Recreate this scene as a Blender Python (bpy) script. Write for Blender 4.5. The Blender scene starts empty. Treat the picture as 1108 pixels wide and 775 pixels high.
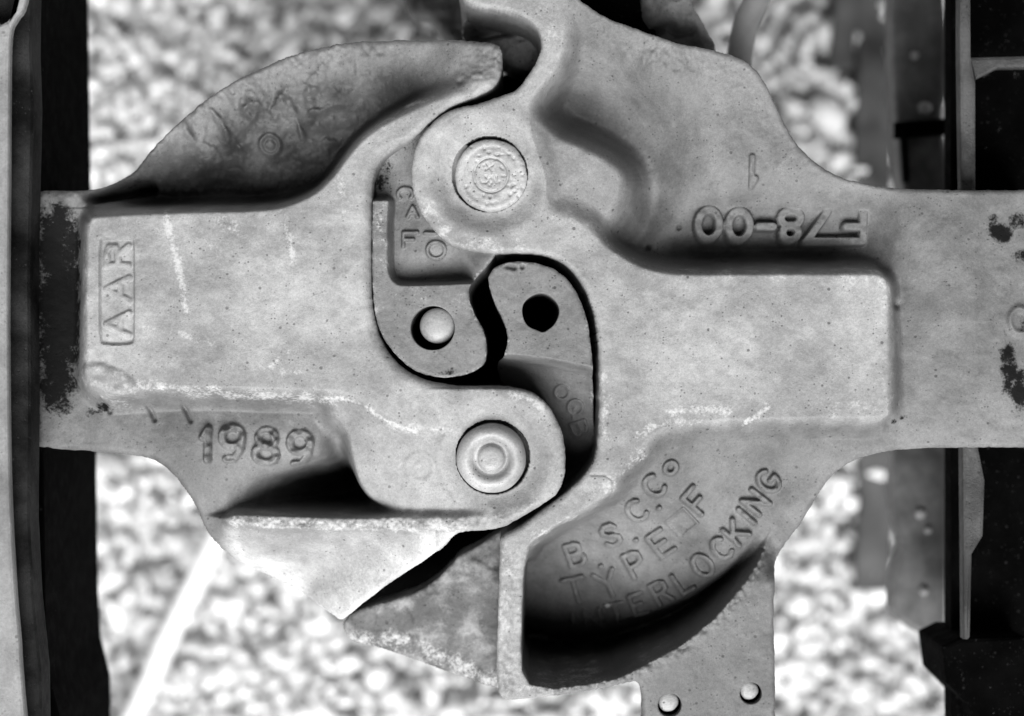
import bpy, math, random
import numpy as np
random.seed(7); rng = np.random.default_rng(7)
# ------------------------------------------------------------------ units
S = 0.0006            # metres per photo pixel on the plane of the castings' top faces
D = 2333.0            # camera height above that plane, in the same pixels
TOP = 1400.0          # height of that plane above the ballast, in pixels (0.84 m)
CU, CV = 554.0, 387.5
sc = bpy.context.scene
# ------------------------------------------------------------------ camera
cam = bpy.data.cameras.new('camera'); camo = bpy.data.objects.new('camera', cam)
sc.collection.objects.link(camo); sc.camera = camo
camo.location = (0, 0, (TOP + D) * S); camo.rotation_euler = (0, 0, 0)
cam.sensor_fit = 'HORIZONTAL'; cam.sensor_width = 36.0
cam.lens = 18.0 / (CU / D)
cam.clip_start = 0.01; cam.clip_end = 500
cam.dof.use_dof = True; cam.dof.focus_distance = (D + 15) * S; cam.dof.aperture_fstop = 3.1
# ------------------------------------------------------------------ light
SUN_EL, SUN_AZ = 56.0, 180.0        # azimuth clockwise from +Y: low in the picture
world = bpy.data.worlds.new('World'); sc.world = world; world.use_nodes = True
nt = world.node_tree; nt.nodes.clear()
sky = nt.nodes.new('ShaderNodeTexSky'); sky.sky_type = 'NISHITA'; sky.sun_disc = False
sky.sun_elevation = math.radians(SUN_EL); sky.sun_rotation = math.radians(SUN_AZ)
sky.air_density = .6; sky.dust_density = .4
bw = nt.nodes.new('ShaderNodeRGBToBW'); bg = nt.nodes.new('ShaderNodeBackground')
bg.inputs['Strength'].default_value = 0.05
wo = nt.nodes.new('ShaderNodeOutputWorld')
nt.links.new(sky.outputs[0], bw.inputs[0]); nt.links.new(bw.outputs[0], bg.inputs[0]); nt.links.new(bg.outputs[0], wo.inputs[0])
sun = bpy.data.lights.new('sun', 'SUN'); sun.energy = 3.0; sun.angle = math.radians(40); sun.color = (1, 1, 1)
suno = bpy.data.objects.new('sun', sun); sc.collection.objects.link(suno)
az, el = math.radians(SUN_AZ), math.radians(SUN_EL)
from mathutils import Vector
sdir = Vector((math.sin(az) * math.cos(el), math.cos(az) * math.cos(el), math.sin(el)))
suno.rotation_euler = (-sdir).to_track_quat('-Z', 'Y').to_euler(); suno.location = sdir * 5
sc.view_settings.view_transform = 'Standard'; sc.view_settings.look = 'None'
sc.view_settings.exposure = 1.2; sc.view_settings.gamma = 1.0
sc.cycles.max_bounces = 4; sc.cycles.diffuse_bounces = 3

# ------------------------------------------------------------------ helpers
def W(pts, z=0.0):
    """photo pixels (u, v[, z]) -> plan position at that height"""
    a = []
    for q in pts:
        zz = q[2] if len(q) > 2 else z
        k = (D - zz) / D
        a.append((CU + (q[0] - CU) * k, CV + (q[1] - CV) * k))
    return np.array(a, float)

def catmull(P, closed=True, n=5):
    P = np.asarray(P, float); N = len(P); out = []
    for i in range(N if closed else N - 1):
        if closed:
            a, b, c, d = P[i - 1], P[i], P[(i + 1) % N], P[(i + 2) % N]
        else:
            a, b, c, d = P[max(i - 1, 0)], P[i], P[i + 1], P[min(i + 2, N - 1)]
        for t in np.linspace(0, 1, n, endpoint=False):
            out.append(0.5 * ((2 * b) + (c - a) * t + (2 * a - 5 * b + 4 * c - d) * t * t + (3 * b - a - 3 * c + d) * t ** 3))
    if not closed: out.append(P[-1])
    return np.array(out)

def sstep(a, b, x):
    t = np.clip((x - a) / (b - a), 0, 1); return t * t * (3 - 2 * t)

def segdist(X, Y, a, b):
    ax, ay = a; bx, by = b; dx, dy = bx - ax, by - ay; L = dx * dx + dy * dy + 1e-12
    t = np.clip(((X - ax) * dx + (Y - ay) * dy) / L, 0, 1)
    return (X - ax - t * dx) ** 2 + (Y - ay - t * dy) ** 2

def sdf(X, Y, poly, margin=70.0):
    """signed distance, negative inside; big outside the bounding box"""
    out = np.full(X.shape, 1e3)
    lo, hi = poly.min(0) - margin, poly.max(0) + margin
    m = (X > lo[0]) & (X < hi[0]) & (Y > lo[1]) & (Y < hi[1])
    x, y = X[m], Y[m]; d = np.full(x.shape, 1e9); ins = np.zeros(x.shape, bool)
    for i in range(len(poly)):
        a, b = poly[i - 1], poly[i]
        d = np.minimum(d, segdist(x, y, a, b))
        if a[1] != b[1]:
            c = ((a[1] > y) != (b[1] > y)) & (x < (b[0] - a[0]) * (y - a[1]) / (b[1] - a[1]) + a[0])
            ins ^= c
    d = np.sqrt(d); out[m] = np.where(ins, -d, d); return out

def tps(ctrl):
    """smooth height surface through traced points (u, v, z)"""
    c = np.array(ctrl, float); P = W(ctrl) / 100.0; z = c[:, 2]; n = len(P)
    def U(r2): return 0.5 * r2 * np.log(r2 + 1e-9)
    K = U(((P[:, None] - P[None]) ** 2).sum(-1)) + np.eye(n) * 0.004
    Q = np.c_[np.ones(n), P]
    A = np.zeros((n + 3, n + 3)); A[:n, :n] = K; A[:n, n:] = Q; A[n:, :n] = Q.T
    w = np.linalg.solve(A, np.r_[z, 0, 0, 0])
    def f(X, Y):
        x, y = X / 100.0, Y / 100.0
        o = w[n] + w[n + 1] * x + w[n + 2] * y
        for i in range(n): o = o + w[i] * U((x - P[i, 0]) ** 2 + (y - P[i, 1]) ** 2)
        return o
    return f

def vnoise(X, Y, scale, seed):
    r = np.random.default_rng(seed); T = r.random((128, 128))
    x, y = X / scale, Y / scale; i, j = np.floor(x).astype(int), np.floor(y).astype(int)
    fx, fy = x - i, y - j; fx = fx * fx * (3 - 2 * fx); fy = fy * fy * (3 - 2 * fy)
    g = lambda a, b: T[a % 128, b % 128]
    return (g(i, j) * (1 - fx) + g(i + 1, j) * fx) * (1 - fy) + (g(i, j + 1) * (1 - fx) + g(i + 1, j + 1) * fx) * fy - 0.5

def arc(cx, cy, rx, ry, a0, a1, n=10):
    return [(cx + rx * math.cos(math.radians(t)), cy + ry * math.sin(math.radians(t))) for t in np.linspace(a0, a1, n)]
# one-stroke capitals on a unit box, y up
FONT = {
 'A': [[(0, 0), (.5, 1), (1, 0)], [(.2, .38), (.8, .38)]],
 'B': [[(0, 0), (0, 1), (.6, 1), (.85, .9), (.85, .65), (.6, .53), (0, .53)], [(.6, .53), (.95, .4), (.95, .15), (.65, 0), (0, 0)]],
 'C': [arc(.52, .5, .5, .5, 48, 312, 14)],
 'D': [[(0, 0), (0, 1), (.5, 1), (.85, .8), (.95, .5), (.85, .2), (.5, 0), (0, 0)]],
 'E': [[(.9, 1), (0, 1), (0, 0), (.9, 0)], [(0, .52), (.7, .52)]],
 'F': [[(.9, 1), (0, 1), (0, 0)], [(0, .5), (.65, .5)]],
 'G': [arc(.52, .5, .5, .5, 48, 330, 14) + [(.98, .45), (.6, .45)]],
 'I': [[(.5, 0), (.5, 1)]],
 'K': [[(0, 0), (0, 1)], [(.9, 1), (0, .42)], [(.3, .6), (.95, 0)]],
 'L': [[(0, 1), (0, 0), (.85, 0)]],
 'N': [[(0, 0), (0, 1), (.9, 0), (.9, 1)]],
 'O': [arc(.5, .5, .5, .5, 0, 360, 20)],
 'Q': [arc(.5, .5, .5, .5, 0, 360, 20), [(.55, .35), (1, -.1)]],
 'P': [[(0, 0), (0, 1), (.6, 1), (.9, .88), (.9, .6), (.6, .48), (0, .48)]],
 'R': [[(0, 0), (0, 1), (.6, 1), (.9, .88), (.9, .62), (.6, .5), (0, .5)], [(.5, .5), (.95, 0)]],
 'S': [[(.95, .82), (.75, .98), (.35, 1), (.08, .85), (.08, .65), (.35, .52), (.65, .46), (.92, .32), (.92, .14), (.65, 0), (.25, .02), (.02, .2)]],
 'T': [[(0, 1), (1, 1)], [(.5, 1), (.5, 0)]],
 'Y': [[(0, 1), (.5, .5), (1, 1)], [(.5, .5), (.5, 0)]],
 'X': [[(0, 0), (1, 1)], [(0, 1), (1, 0)]],
 '0': [arc(.5, .5, .48, .5, 0, 360, 20)],
 '1': [[(.15, .72), (.5, 1), (.5, 0)]],
 '7': [[(0, 1), (1, 1), (.3, 0)]],
 '8': [arc(.5, .74, .38, .26, 0, 360, 16), arc(.5, .25, .48, .26, 0, 360, 16)],
 '9': [arc(.5, .7, .45, .3, 0, 360, 18), [(.95, .7), (.9, .35), (.65, .05), (.3, 0)]],
 '-': [[(0, .5), (1, .5)]],
 '.': [[(.45, .02), (.55, .02)]],
 '#': [[(0, 0), (1, 0), (1, 1), (0, 1), (0, 0)]],
}
def glyph(ch, u, v, w, h, ang, z):
    """strokes of one cast character centred on a traced point; ang clockwise degrees in the picture"""
    c, s = math.cos(math.radians(ang)), math.sin(math.radians(ang)); out = []
    for st in FONT[ch]:
        pts = []
        for (x, y) in st:
            X, Y = (x - .5) * w, -(y - .5) * h
            pts.append((u + X * c - Y * s, v + X * s + Y * c))
        out.append(W(pts, z))
    return out
def glyph_on(F, seq):
    out = []
    for (ch, u, v, w, h, ang) in seq:
        z = -40.0
        for _ in range(4):
            p = W([(u, v)], z)[0]; i = int((p[0] - F.X[0, 0]) / F.step); j = int((p[1] - F.Y[0, 0]) / F.step); z = .5 * z + .5 * float(F.h[j, i])
        out += glyph(ch, u, v, w, h, ang, z)
    return out
def stroke_d(X, Y, strokes, margin=14):
    out = np.full(X.shape, 1e3)
    for P in strokes:
        lo, hi = P.min(0) - margin, P.max(0) + margin
        m = (X > lo[0]) & (X < hi[0]) & (Y > lo[1]) & (Y < hi[1])
        if not m.any(): continue
        d = out[m] ** 2
        for a, b in zip(P[:-1], P[1:]): d = np.minimum(d, segdist(X[m], Y[m], a, b))
        out[m] = np.sqrt(d)
    return out

def link(name, me, parent=None, mat=None):
    o = bpy.data.objects.new(name, me); sc.collection.objects.link(o)
    if mat: me.materials.append(mat)
    if parent: o.parent = parent
    return o
def thing(name, label, cat, u, v, z, group=None):
    o = bpy.data.objects.new(name, None); sc.collection.objects.link(o)
    p = W([(u, v)], z)[0]
    o.location = ((p[0] - CU) * S, -(p[1] - CV) * S, (z + TOP) * S)
    o.empty_display_size = 0.05
    o['label'] = label; o['category'] = cat
    if group: o['group'] = group
    return o
def mesh_from(name, verts_px, faces, parent=None, mat=None, smooth=True, attrs=None):
    """verts in plan pixels (p, q, z) -> metres relative to the parent"""
    v = np.asarray(verts_px, float).copy()
    w = np.empty_like(v); w[:, 0] = (v[:, 0] - CU) * S; w[:, 1] = -(v[:, 1] - CV) * S; w[:, 2] = (v[:, 2] + TOP) * S
    if parent is not None: w -= np.array(parent.location)
    me = bpy.data.meshes.new(name)
    me.from_pydata(w.tolist(), [], [tuple(int(i) for i in f) for f in faces])
    me.validate(); me.update()
    if smooth: me.shade_smooth()
    for k, a in (attrs or {}).items():
        at = me.attributes.new(k, 'FLOAT', 'POINT'); at.data.foreach_set('value', np.asarray(a, np.float32))
    o = link(name, me, parent, mat); return o

class Field:
    """a cast surface: a height for every plan point inside an outline"""
    def __init__(s, outline, step, n=5):
        s.step = step
        lo, hi = outline.min(0) - 3 * step, outline.max(0) + 3 * step
        xs = np.arange(lo[0], hi[0], step); ys = np.arange(lo[1], hi[1], step)
        s.X, s.Y = np.meshgrid(xs, ys); s.o = sdf(s.X, s.Y, outline)
        s.o = s.o + .9 * vnoise(s.X, s.Y, 13, 201) + .8 * vnoise(s.X, s.Y, 5, 202)
        s.h = np.zeros_like(s.X); s.worn = np.zeros_like(s.X); s.scuff = np.zeros_like(s.X); s.grime = np.zeros_like(s.X)
        s.cls = np.zeros(s.X.shape, int); s.names = ['']
    def base(s, ctrl): s.h = tps(ctrl)(s.X, s.Y)
    def plateau(s, poly, z, w_out, w_in=0.0):
        d = sdf(s.X, s.Y, poly); t = 1 - sstep(-w_in, w_out, d)
        zz = z(s.X, s.Y) if callable(z) else z
        s.h = s.h * (1 - t) + zz * t; return d
    def wear(s, d, w=9): s.worn = np.maximum(s.worn, 1 - sstep(-w, w, d + 5 * vnoise(s.X, s.Y, 14, 8)))  # raised faces get a paler base tone
    def text(s, strokes, H, w, soft, cls=None, top=None, worn=.5):
        d = stroke_d(s.X, s.Y, strokes); t = 1 - sstep(w * .5 - soft * .3, w * .5 + soft, d)
        n = 0.75 + worn * (vnoise(s.X, s.Y, 6, 11) + .6 * vnoise(s.X, s.Y, 13, 12))
        if top is None: s.h += H * t * n
        else: s.h = np.maximum(s.h, s.h * (1 - t) + (top + H * (n - 1)) * t)
        if cls:
            if cls not in s.names: s.names.append(cls)
            s.cls[d < w * .5 + soft] = s.names.index(cls)
    def region(s, mask, cls):
        if cls not in s.names: s.names.append(cls)
        s.cls[mask & (s.cls == 0)] = s.names.index(cls)
    def roughen(s, a1=.9, a2=.5, seed=3):
        s.h += a1 * vnoise(s.X, s.Y, 23, seed) + a2 * vnoise(s.X, s.Y, 7, seed + 1) + .35 * a2 * vnoise(s.X, s.Y, 3.1, seed + 2)
    def round_edge(s, r, lim=None):
        d = np.clip(-s.o, 0, None); rr = np.broadcast_to(np.asarray(r, float), d.shape)
        k = np.clip((rr - d) / rr, 0, 1); s.h = s.h - rr * (1 - np.sqrt(np.clip(1 - k * k, 0, 1)))
    def scuffs(s, lines, z=0.0):
        for pts, w, a in lines:
            P = catmull(W(pts, z), False, 4); d = stroke_d(s.X, s.Y, [P], 40)
            s.scuff = np.maximum(s.scuff, a * .78 * np.exp(-(d / (w * 1.7)) ** 2))
    def grimes(s, blobs, z=-45):
        for (u, v, rx, ry, a) in blobs:
            c = W([(u, v)], z)[0]
            s.grime = np.maximum(s.grime, a * np.exp(-(((s.X - c[0]) / rx) ** 2 + ((s.Y - c[1]) / ry) ** 2) ** 1.5))
    def build(s, main, bottom, parent, mat, mats={}, labels={}, holes=None):
        st = s.step; o = s.o if holes is None else np.maximum(s.o, holes)
        ok = o < st * .55
        c = ok[:-1, :-1] & ok[1:, :-1] & ok[:-1, 1:] & ok[1:, 1:]
        ny, nx = s.X.shape; idx = np.arange(ny * nx).reshape(ny, nx)
        J, I = np.nonzero(c)
        F = np.stack([idx[J + 1, I], idx[J + 1, I + 1], idx[J, I + 1], idx[J, I]], 1)   # image y down -> flip for +Z normals
        cnt = np.bincount(F.ravel(), minlength=ny * nx).reshape(ny, nx)
        bd = (cnt > 0) & (cnt < 4)
        gy, gx = np.gradient(o, st); g = np.sqrt(gx * gx + gy * gy) + 1e-6
        mv = np.clip(o, -st * 1.2, st * 1.2) * bd
        X = s.X - mv * gx / g; Y = s.Y - mv * gy / g
        V = np.stack([X.ravel(), Y.ravel(), s.h.ravel()], 1)
        sc_, gr_, wn_ = s.scuff.ravel(), s.grime.ravel(), s.worn.ravel()
        fc = np.stack([s.cls.ravel()[F[:, k]] for k in range(4)], 1).min(1) if len(s.names) > 1 else np.zeros(len(F), int)
        # rim walls
        E = np.concatenate([F[:, [k, (k + 1) % 4]] for k in range(4)]); ec = np.tile(fc, 4)
        key = np.minimum(E[:, 0], E[:, 1]) * (ny * nx) + np.maximum(E[:, 0], E[:, 1])
        _, first, num = np.unique(key, return_index=True, return_counts=True)
        b = first[num == 1]; E, ec = E[b], ec[b]
        res = {}
        for ci, nm in enumerate(s.names):
            f = F[fc == ci]
            if not len(f): continue
            e = E[ec == ci]; used = np.unique(f); rm = -np.ones(ny * nx, int); rm[used] = np.arange(len(used))
            v = V[used]; faces = [tuple(q) for q in rm[f]]
            a1, a2, a3 = sc_[used], gr_[used], wn_[used]
            if len(e):
                eu = np.unique(e); em = -np.ones(ny * nx, int); rows = [rm]
                v0 = V[eu]; zb = bottom(v0[:, 0], v0[:, 1]) if callable(bottom) else np.full(len(eu), float(bottom))
                prev = rm
                for t in (.12, .4, 1.0):
                    w = v0.copy(); w[:, 2] = v0[:, 2] + (np.minimum(zb, v0[:, 2] - 4) - v0[:, 2]) * t
                    cur = -np.ones(ny * nx, int); cur[eu] = len(v) + np.arange(len(eu)); v = np.r_[v, w]
                    a1 = np.r_[a1, sc_[eu] * 0]; a2 = np.r_[a2, gr_[eu] * .5]; a3 = np.r_[a3, wn_[eu] * 0]
                    faces += [(int(prev[y]), int(prev[x]), int(cur[x]), int(cur[y])) for x, y in e]
                    prev = cur
            name = nm or main
            ob = mesh_from(name, v, faces, parent, mats.get(name, mat), True, {'scuff': a1, 'grime': a2, 'worn': a3})
            if name in labels: ob['label'] = labels[name]
            res[name] = ob
        return res

def lathe(name, prof, u, v, z, parent, mat, seg=72, wob=0.0):
    """profile (r, dz) from the centre outward, axis vertical"""
    c = W([(u, v)], z)[0]; V = [(c[0], c[1], z + prof[0][1])]; Fc = []
    for i, (r, dz) in enumerate(prof[1:]):
        for k in range(seg):
            a = 2 * math.pi * k / seg; rr = r * (1 + wob * math.sin(3 * a + i) + wob * .6 * math.sin(7 * a))
            V.append((c[0] + rr * math.cos(a), c[1] + rr * math.sin(a), z + dz))
    for k in range(seg): Fc.append((0, 1 + (k + 1) % seg, 1 + k))
    for i in range(len(prof) - 2):
        for k in range(seg):
            a, b = 1 + i * seg + k, 1 + i * seg + (k + 1) % seg
            Fc.append((a, b, b + seg, a + seg))
    return mesh_from(name, V, Fc, parent, mat)

def tube(name, pts, r, parent, mat, seg=16, caps=True):
    """pts plan pixels (p, q, z)"""
    P = np.array(pts, float); V = []; F = []
    for i in range(len(P)):
        t = P[min(i + 1, len(P) - 1)] - P[max(i - 1, 0)]; t /= np.linalg.norm(t)
        a = np.cross(t, (0.1, 0.2, 1.0)); a /= np.linalg.norm(a); b = np.cross(t, a)
        rr = r[i] if hasattr(r, '__len__') else r
        for k in range(seg):
            q = 2 * math.pi * k / seg; V.append(P[i] + rr * (a * math.cos(q) + b * math.sin(q)))
    for i in range(len(P) - 1):
        for k in range(seg):
            x, y = i * seg + k, i * seg + (k + 1) % seg; F.append((x, x + seg, y + seg, y))
    if caps: F.append(tuple(range(seg))); F.append(tuple((len(P) - 1) * seg + k for k in reversed(range(seg))))
    return mesh_from(name, V, F, parent, mat)

def slab(name, outline, z1, z0, parent, mat, bev=3.0, tilt=None):
    """plan polygon with a chamfered top edge; tilt(p, q) adds to the top height"""
    P = np.asarray(outline, float); n = len(P)
    area = 0.5 * np.sum(P[:, 0] * np.roll(P[:, 1], -1) - np.roll(P[:, 0], -1) * P[:, 1])
    T = np.roll(P, -1, 0) - np.roll(P, 1, 0); T /= np.linalg.norm(T, axis=1)[:, None] + 1e-9
    N = np.c_[T[:, 1], -T[:, 0]] * (1 if area > 0 else -1)
    f = tilt or (lambda p, q: 0.0)
    rings = [(bev, 0), (bev * .3, -bev * .3), (0, -bev), (0, None)]; V = []
    for inset, dz in rings:
        for i in range(n):
            p, q = P[i] - N[i] * inset
            V.append((p, q, z0 if dz is None else z1 + dz + f(p, q)))
    F = []
    for k in range(len(rings) - 1):
        for i in range(n):
            a, b = k * n + i, k * n + (i + 1) % n; F.append((a, a + n, b + n, b) if area < 0 else (a, b, b + n, a + n))
    F.append(tuple(range(n)) if area < 0 else tuple(reversed(range(n)))); 
    F.append(tuple((len(rings) - 1) * n + i for i in (reversed(range(n)) if area < 0 else range(n))))
    o = mesh_from(name, V, F, parent, mat, False)
    import bmesh
    bm = bmesh.new(); bm.from_mesh(o.data); bmesh.ops.recalc_face_normals(bm, faces=bm.faces)
    bmesh.ops.triangulate(bm, faces=[f for f in bm.faces if len(f.verts) > 4]); bm.to_mesh(o.data); bm.free()
    return o

# ------------------------------------------------------------------ materials
def metal(name, lo, hi, rough=.55, speck=.6, bump=.35, spec=.28, dust=0.0, scale=1.0, grime_shade_col=.004, metallic=0.0):
    m = bpy.data.materials.new(name); m.use_nodes = True; t = m.node_tree; N = t.nodes; L = t.links
    b = N['Principled BSDF']; b.inputs['Roughness'].default_value = rough; b.inputs['Metallic'].default_value = metallic
    b.inputs['Specular IOR Level'].default_value = spec
    tc = N.new('ShaderNodeTexCoord')
    def noise(sc_, det=4, ro=.55, w=0):
        n = N.new('ShaderNodeTexNoise'); n.inputs['Scale'].default_value = sc_ * scale; n.inputs['Detail'].default_value = det
        n.inputs['Roughness'].default_value = ro; L.new(tc.outputs['Object'], n.inputs['Vector']); return n.outputs['Fac']
    def ramp(x, a, b_, c0=0., c1=1.):
        r = N.new('ShaderNodeMapRange'); r.interpolation_type = 'SMOOTHSTEP'; L.new(x, r.inputs[0])
        r.inputs[1].default_value = a; r.inputs[2].default_value = b_; r.inputs[3].default_value = c0; r.inputs[4].default_value = c1
        return r.outputs[0]
    def math_(op, a, c):
        q = N.new('ShaderNodeMath'); q.operation = op
        for i, x in enumerate((a, c)):
            if isinstance(x, (int, float)): q.inputs[i].default_value = x
            else: L.new(x, q.inputs[i])
        return q.outputs[0]
    def mix(f, a, c):
        q = N.new('ShaderNodeMix'); q.data_type = 'FLOAT'
        for i, x in ((0, f), (2, a), (3, c)):
            if isinstance(x, (int, float)): q.inputs[i].default_value = x
            else: L.new(x, q.inputs[i])
        return q.outputs[0]
    big = noise(22, 5, .6); mid = noise(90, 6, .62); fine = noise(520, 4, .65); grain = noise(1500, 2, .6)
    v = mix(ramp(big, .32, .68), lo, hi)
    aw = N.new('ShaderNodeAttribute'); aw.attribute_name = 'worn'; v = math_('MULTIPLY', v, math_('ADD', 1.0, math_('MULTIPLY', aw.outputs['Fac'], .85)))  # tone factor: wear together with painted brightness and shade
    v = math_('MULTIPLY', v, ramp(mid, .25, .75, .84, 1.14)); v = math_('MULTIPLY', v, ramp(fine, .25, .75, .86, 1.12)); v = math_('MULTIPLY', v, ramp(grain, .25, .75, .86, 1.13)); v = math_('MULTIPLY', v, ramp(noise(6, 3, .5), .3, .7, .86, 1.12))
    # casting pits: scattered dark specks of different size
    def pits(sc_, thr, r):
        q = N.new('ShaderNodeTexVoronoi'); q.inputs['Scale'].default_value = sc_ * scale; L.new(tc.outputs['Object'], q.inputs['Vector'])
        sep = N.new('ShaderNodeSeparateColor'); L.new(q.outputs['Color'], sep.inputs[0])
        on = math_('GREATER_THAN', sep.outputs[0], thr)
        rad = math_('MULTIPLY', sep.outputs[1], r)
        d = math_('SUBTRACT', q.outputs['Distance'], rad)
        return math_('MULTIPLY', on, ramp(d, 0.0, .16, 1., 0.))
    pz = math_('MULTIPLY', ramp(noise(60, 3, .6), .42, .6), 1.0)
    p = math_('MAXIMUM', math_('MULTIPLY', pits(520, .7, .26), pz), pits(230, .9, .17))
    v = mix(math_('MULTIPLY', p, speck), v, .035)
    # worn pale scuffs and dark grease (some with painted shade) where the casting carries them
    at = N.new('ShaderNodeAttribute'); at.attribute_name = 'scuff'
    sc1 = ramp(math_('ADD', math_('MULTIPLY', at.outputs['Fac'], 1.0), math_('MULTIPLY', math_('SUBTRACT', mix(.45, mid, fine), .5), 3.2)), .38, 1.05)
    v = mix(math_('MULTIPLY', sc1, .8), v, .5)
    if dust: v = mix(math_('MULTIPLY', ramp(noise(45, 6, .7), .45, .7), dust), v, .5)
    ag = N.new('ShaderNodeAttribute'); ag.attribute_name = 'grime'
    gr = ramp(math_('ADD', ag.outputs['Fac'], math_('MULTIPLY', math_('SUBTRACT', mix(.35, mid, fine), .5), 2.4)), .34, .74)
    v = mix(math_('MULTIPLY', gr, .97), v, grime_shade_col)
    L.new(mix(gr, spec, .03), b.inputs['Specular IOR Level'])
    cc = N.new('ShaderNodeCombineColor')
    for i in range(3): L.new(v, cc.inputs[i])
    L.new(cc.outputs[0], b.inputs['Base Color'])
    L.new(math_('MULTIPLY', ramp(mid, .3, .7, .85, 1.15), rough), b.inputs['Roughness'])
    bp = N.new('ShaderNodeBump'); bp.inputs['Strength'].default_value = bump; bp.inputs['Distance'].default_value = .0012
    hh = math_('ADD', math_('MULTIPLY', mid, .8), math_('ADD', math_('MULTIPLY', fine, .6), math_('MULTIPLY', grain, .4)))
    L.new(math_('SUBTRACT', hh, math_('MULTIPLY', p, .7)), bp.inputs['Height']); L.new(bp.outputs[0], b.inputs['Normal'])
    return m
def plain(name, val, rough=.7, var=.3, scale=60, attr=None, bump=.3, dist=.004):
    m = bpy.data.materials.new(name); m.use_nodes = True; t = m.node_tree; N = t.nodes; L = t.links
    b = N['Principled BSDF']; b.inputs['Roughness'].default_value = rough; b.inputs['Specular IOR Level'].default_value = .25
    tc = N.new('ShaderNodeTexCoord'); n = N.new('ShaderNodeTexNoise'); n.inputs['Scale'].default_value = scale; n.inputs['Detail'].default_value = 6
    L.new(tc.outputs['Object'], n.inputs['Vector'])
    r = N.new('ShaderNodeMapRange'); L.new(n.outputs['Fac'], r.inputs[0]); r.inputs[1].default_value = .25; r.inputs[2].default_value = .75
    r.inputs[3].default_value = val * (1 - var); r.inputs[4].default_value = val * (1 + var); o = r.outputs[0]
    if attr:
        a = N.new('ShaderNodeAttribute'); a.attribute_name = attr; q = N.new('ShaderNodeMath'); q.operation = 'MULTIPLY'
        L.new(o, q.inputs[0]); L.new(a.outputs['Fac'], q.inputs[1]); o = q.outputs[0]
    cc = N.new('ShaderNodeCombineColor')
    for i in range(3): L.new(o, cc.inputs[i])
    L.new(cc.outputs[0], b.inputs['Base Color'])
    bp = N.new('ShaderNodeBump'); bp.inputs['Strength'].default_value = bump; bp.inputs['Distance'].default_value = dist
    L.new(n.outputs['Fac'], bp.inputs['Height']); L.new(bp.outputs[0], b.inputs['Normal'])
    return m
M_LEFT = metal('weathered_cast_steel', .112, .162)
M_RIGHT = metal('speckled_cast_steel', .115, .16, speck=.7)
M_KNUCKLE = metal('dull_cast_steel', .12, .17, speck=.8)
M_PIN = metal('pin_steel', .27, .37, rough=.42, spec=.5, speck=.8)
M_PLUG = metal('polished_steel', .2, .27, rough=.42, spec=.5, speck=.4, bump=.2)
M_DARK = metal('shade_black_steel', .0008, .0025, rough=.85, speck=.3, spec=.01)  # near-zero tone; the unlit car ends' shade is put into this colour
M_STRIKER = metal('grimy_striker_steel', .003, .03, rough=.7, speck=.9, bump=.8, spec=.06)
M_SHELF = metal('scabbed_steel', .075, .15, speck=.7, bump=.5, dust=.42)
M_SILL = metal('grey_painted_sill', .15, .22, speck=.4)
M_RUBBER = plain('grey_rubber', .17, .6, .3, 40)
M_ROD = plain('pale_pipe', .75, .4, .08, 40, bump=.1)
M_STONE = plain('ballast_stone', .64, .85, .2, 50, 'tone')
M_GROUND = plain('ballast_dust', .68, .95, .5, 30, bump=.8, dist=.02)
M_WOOD = plain('weathered_wood', .065, .85, .85, 18, bump=.6)
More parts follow.
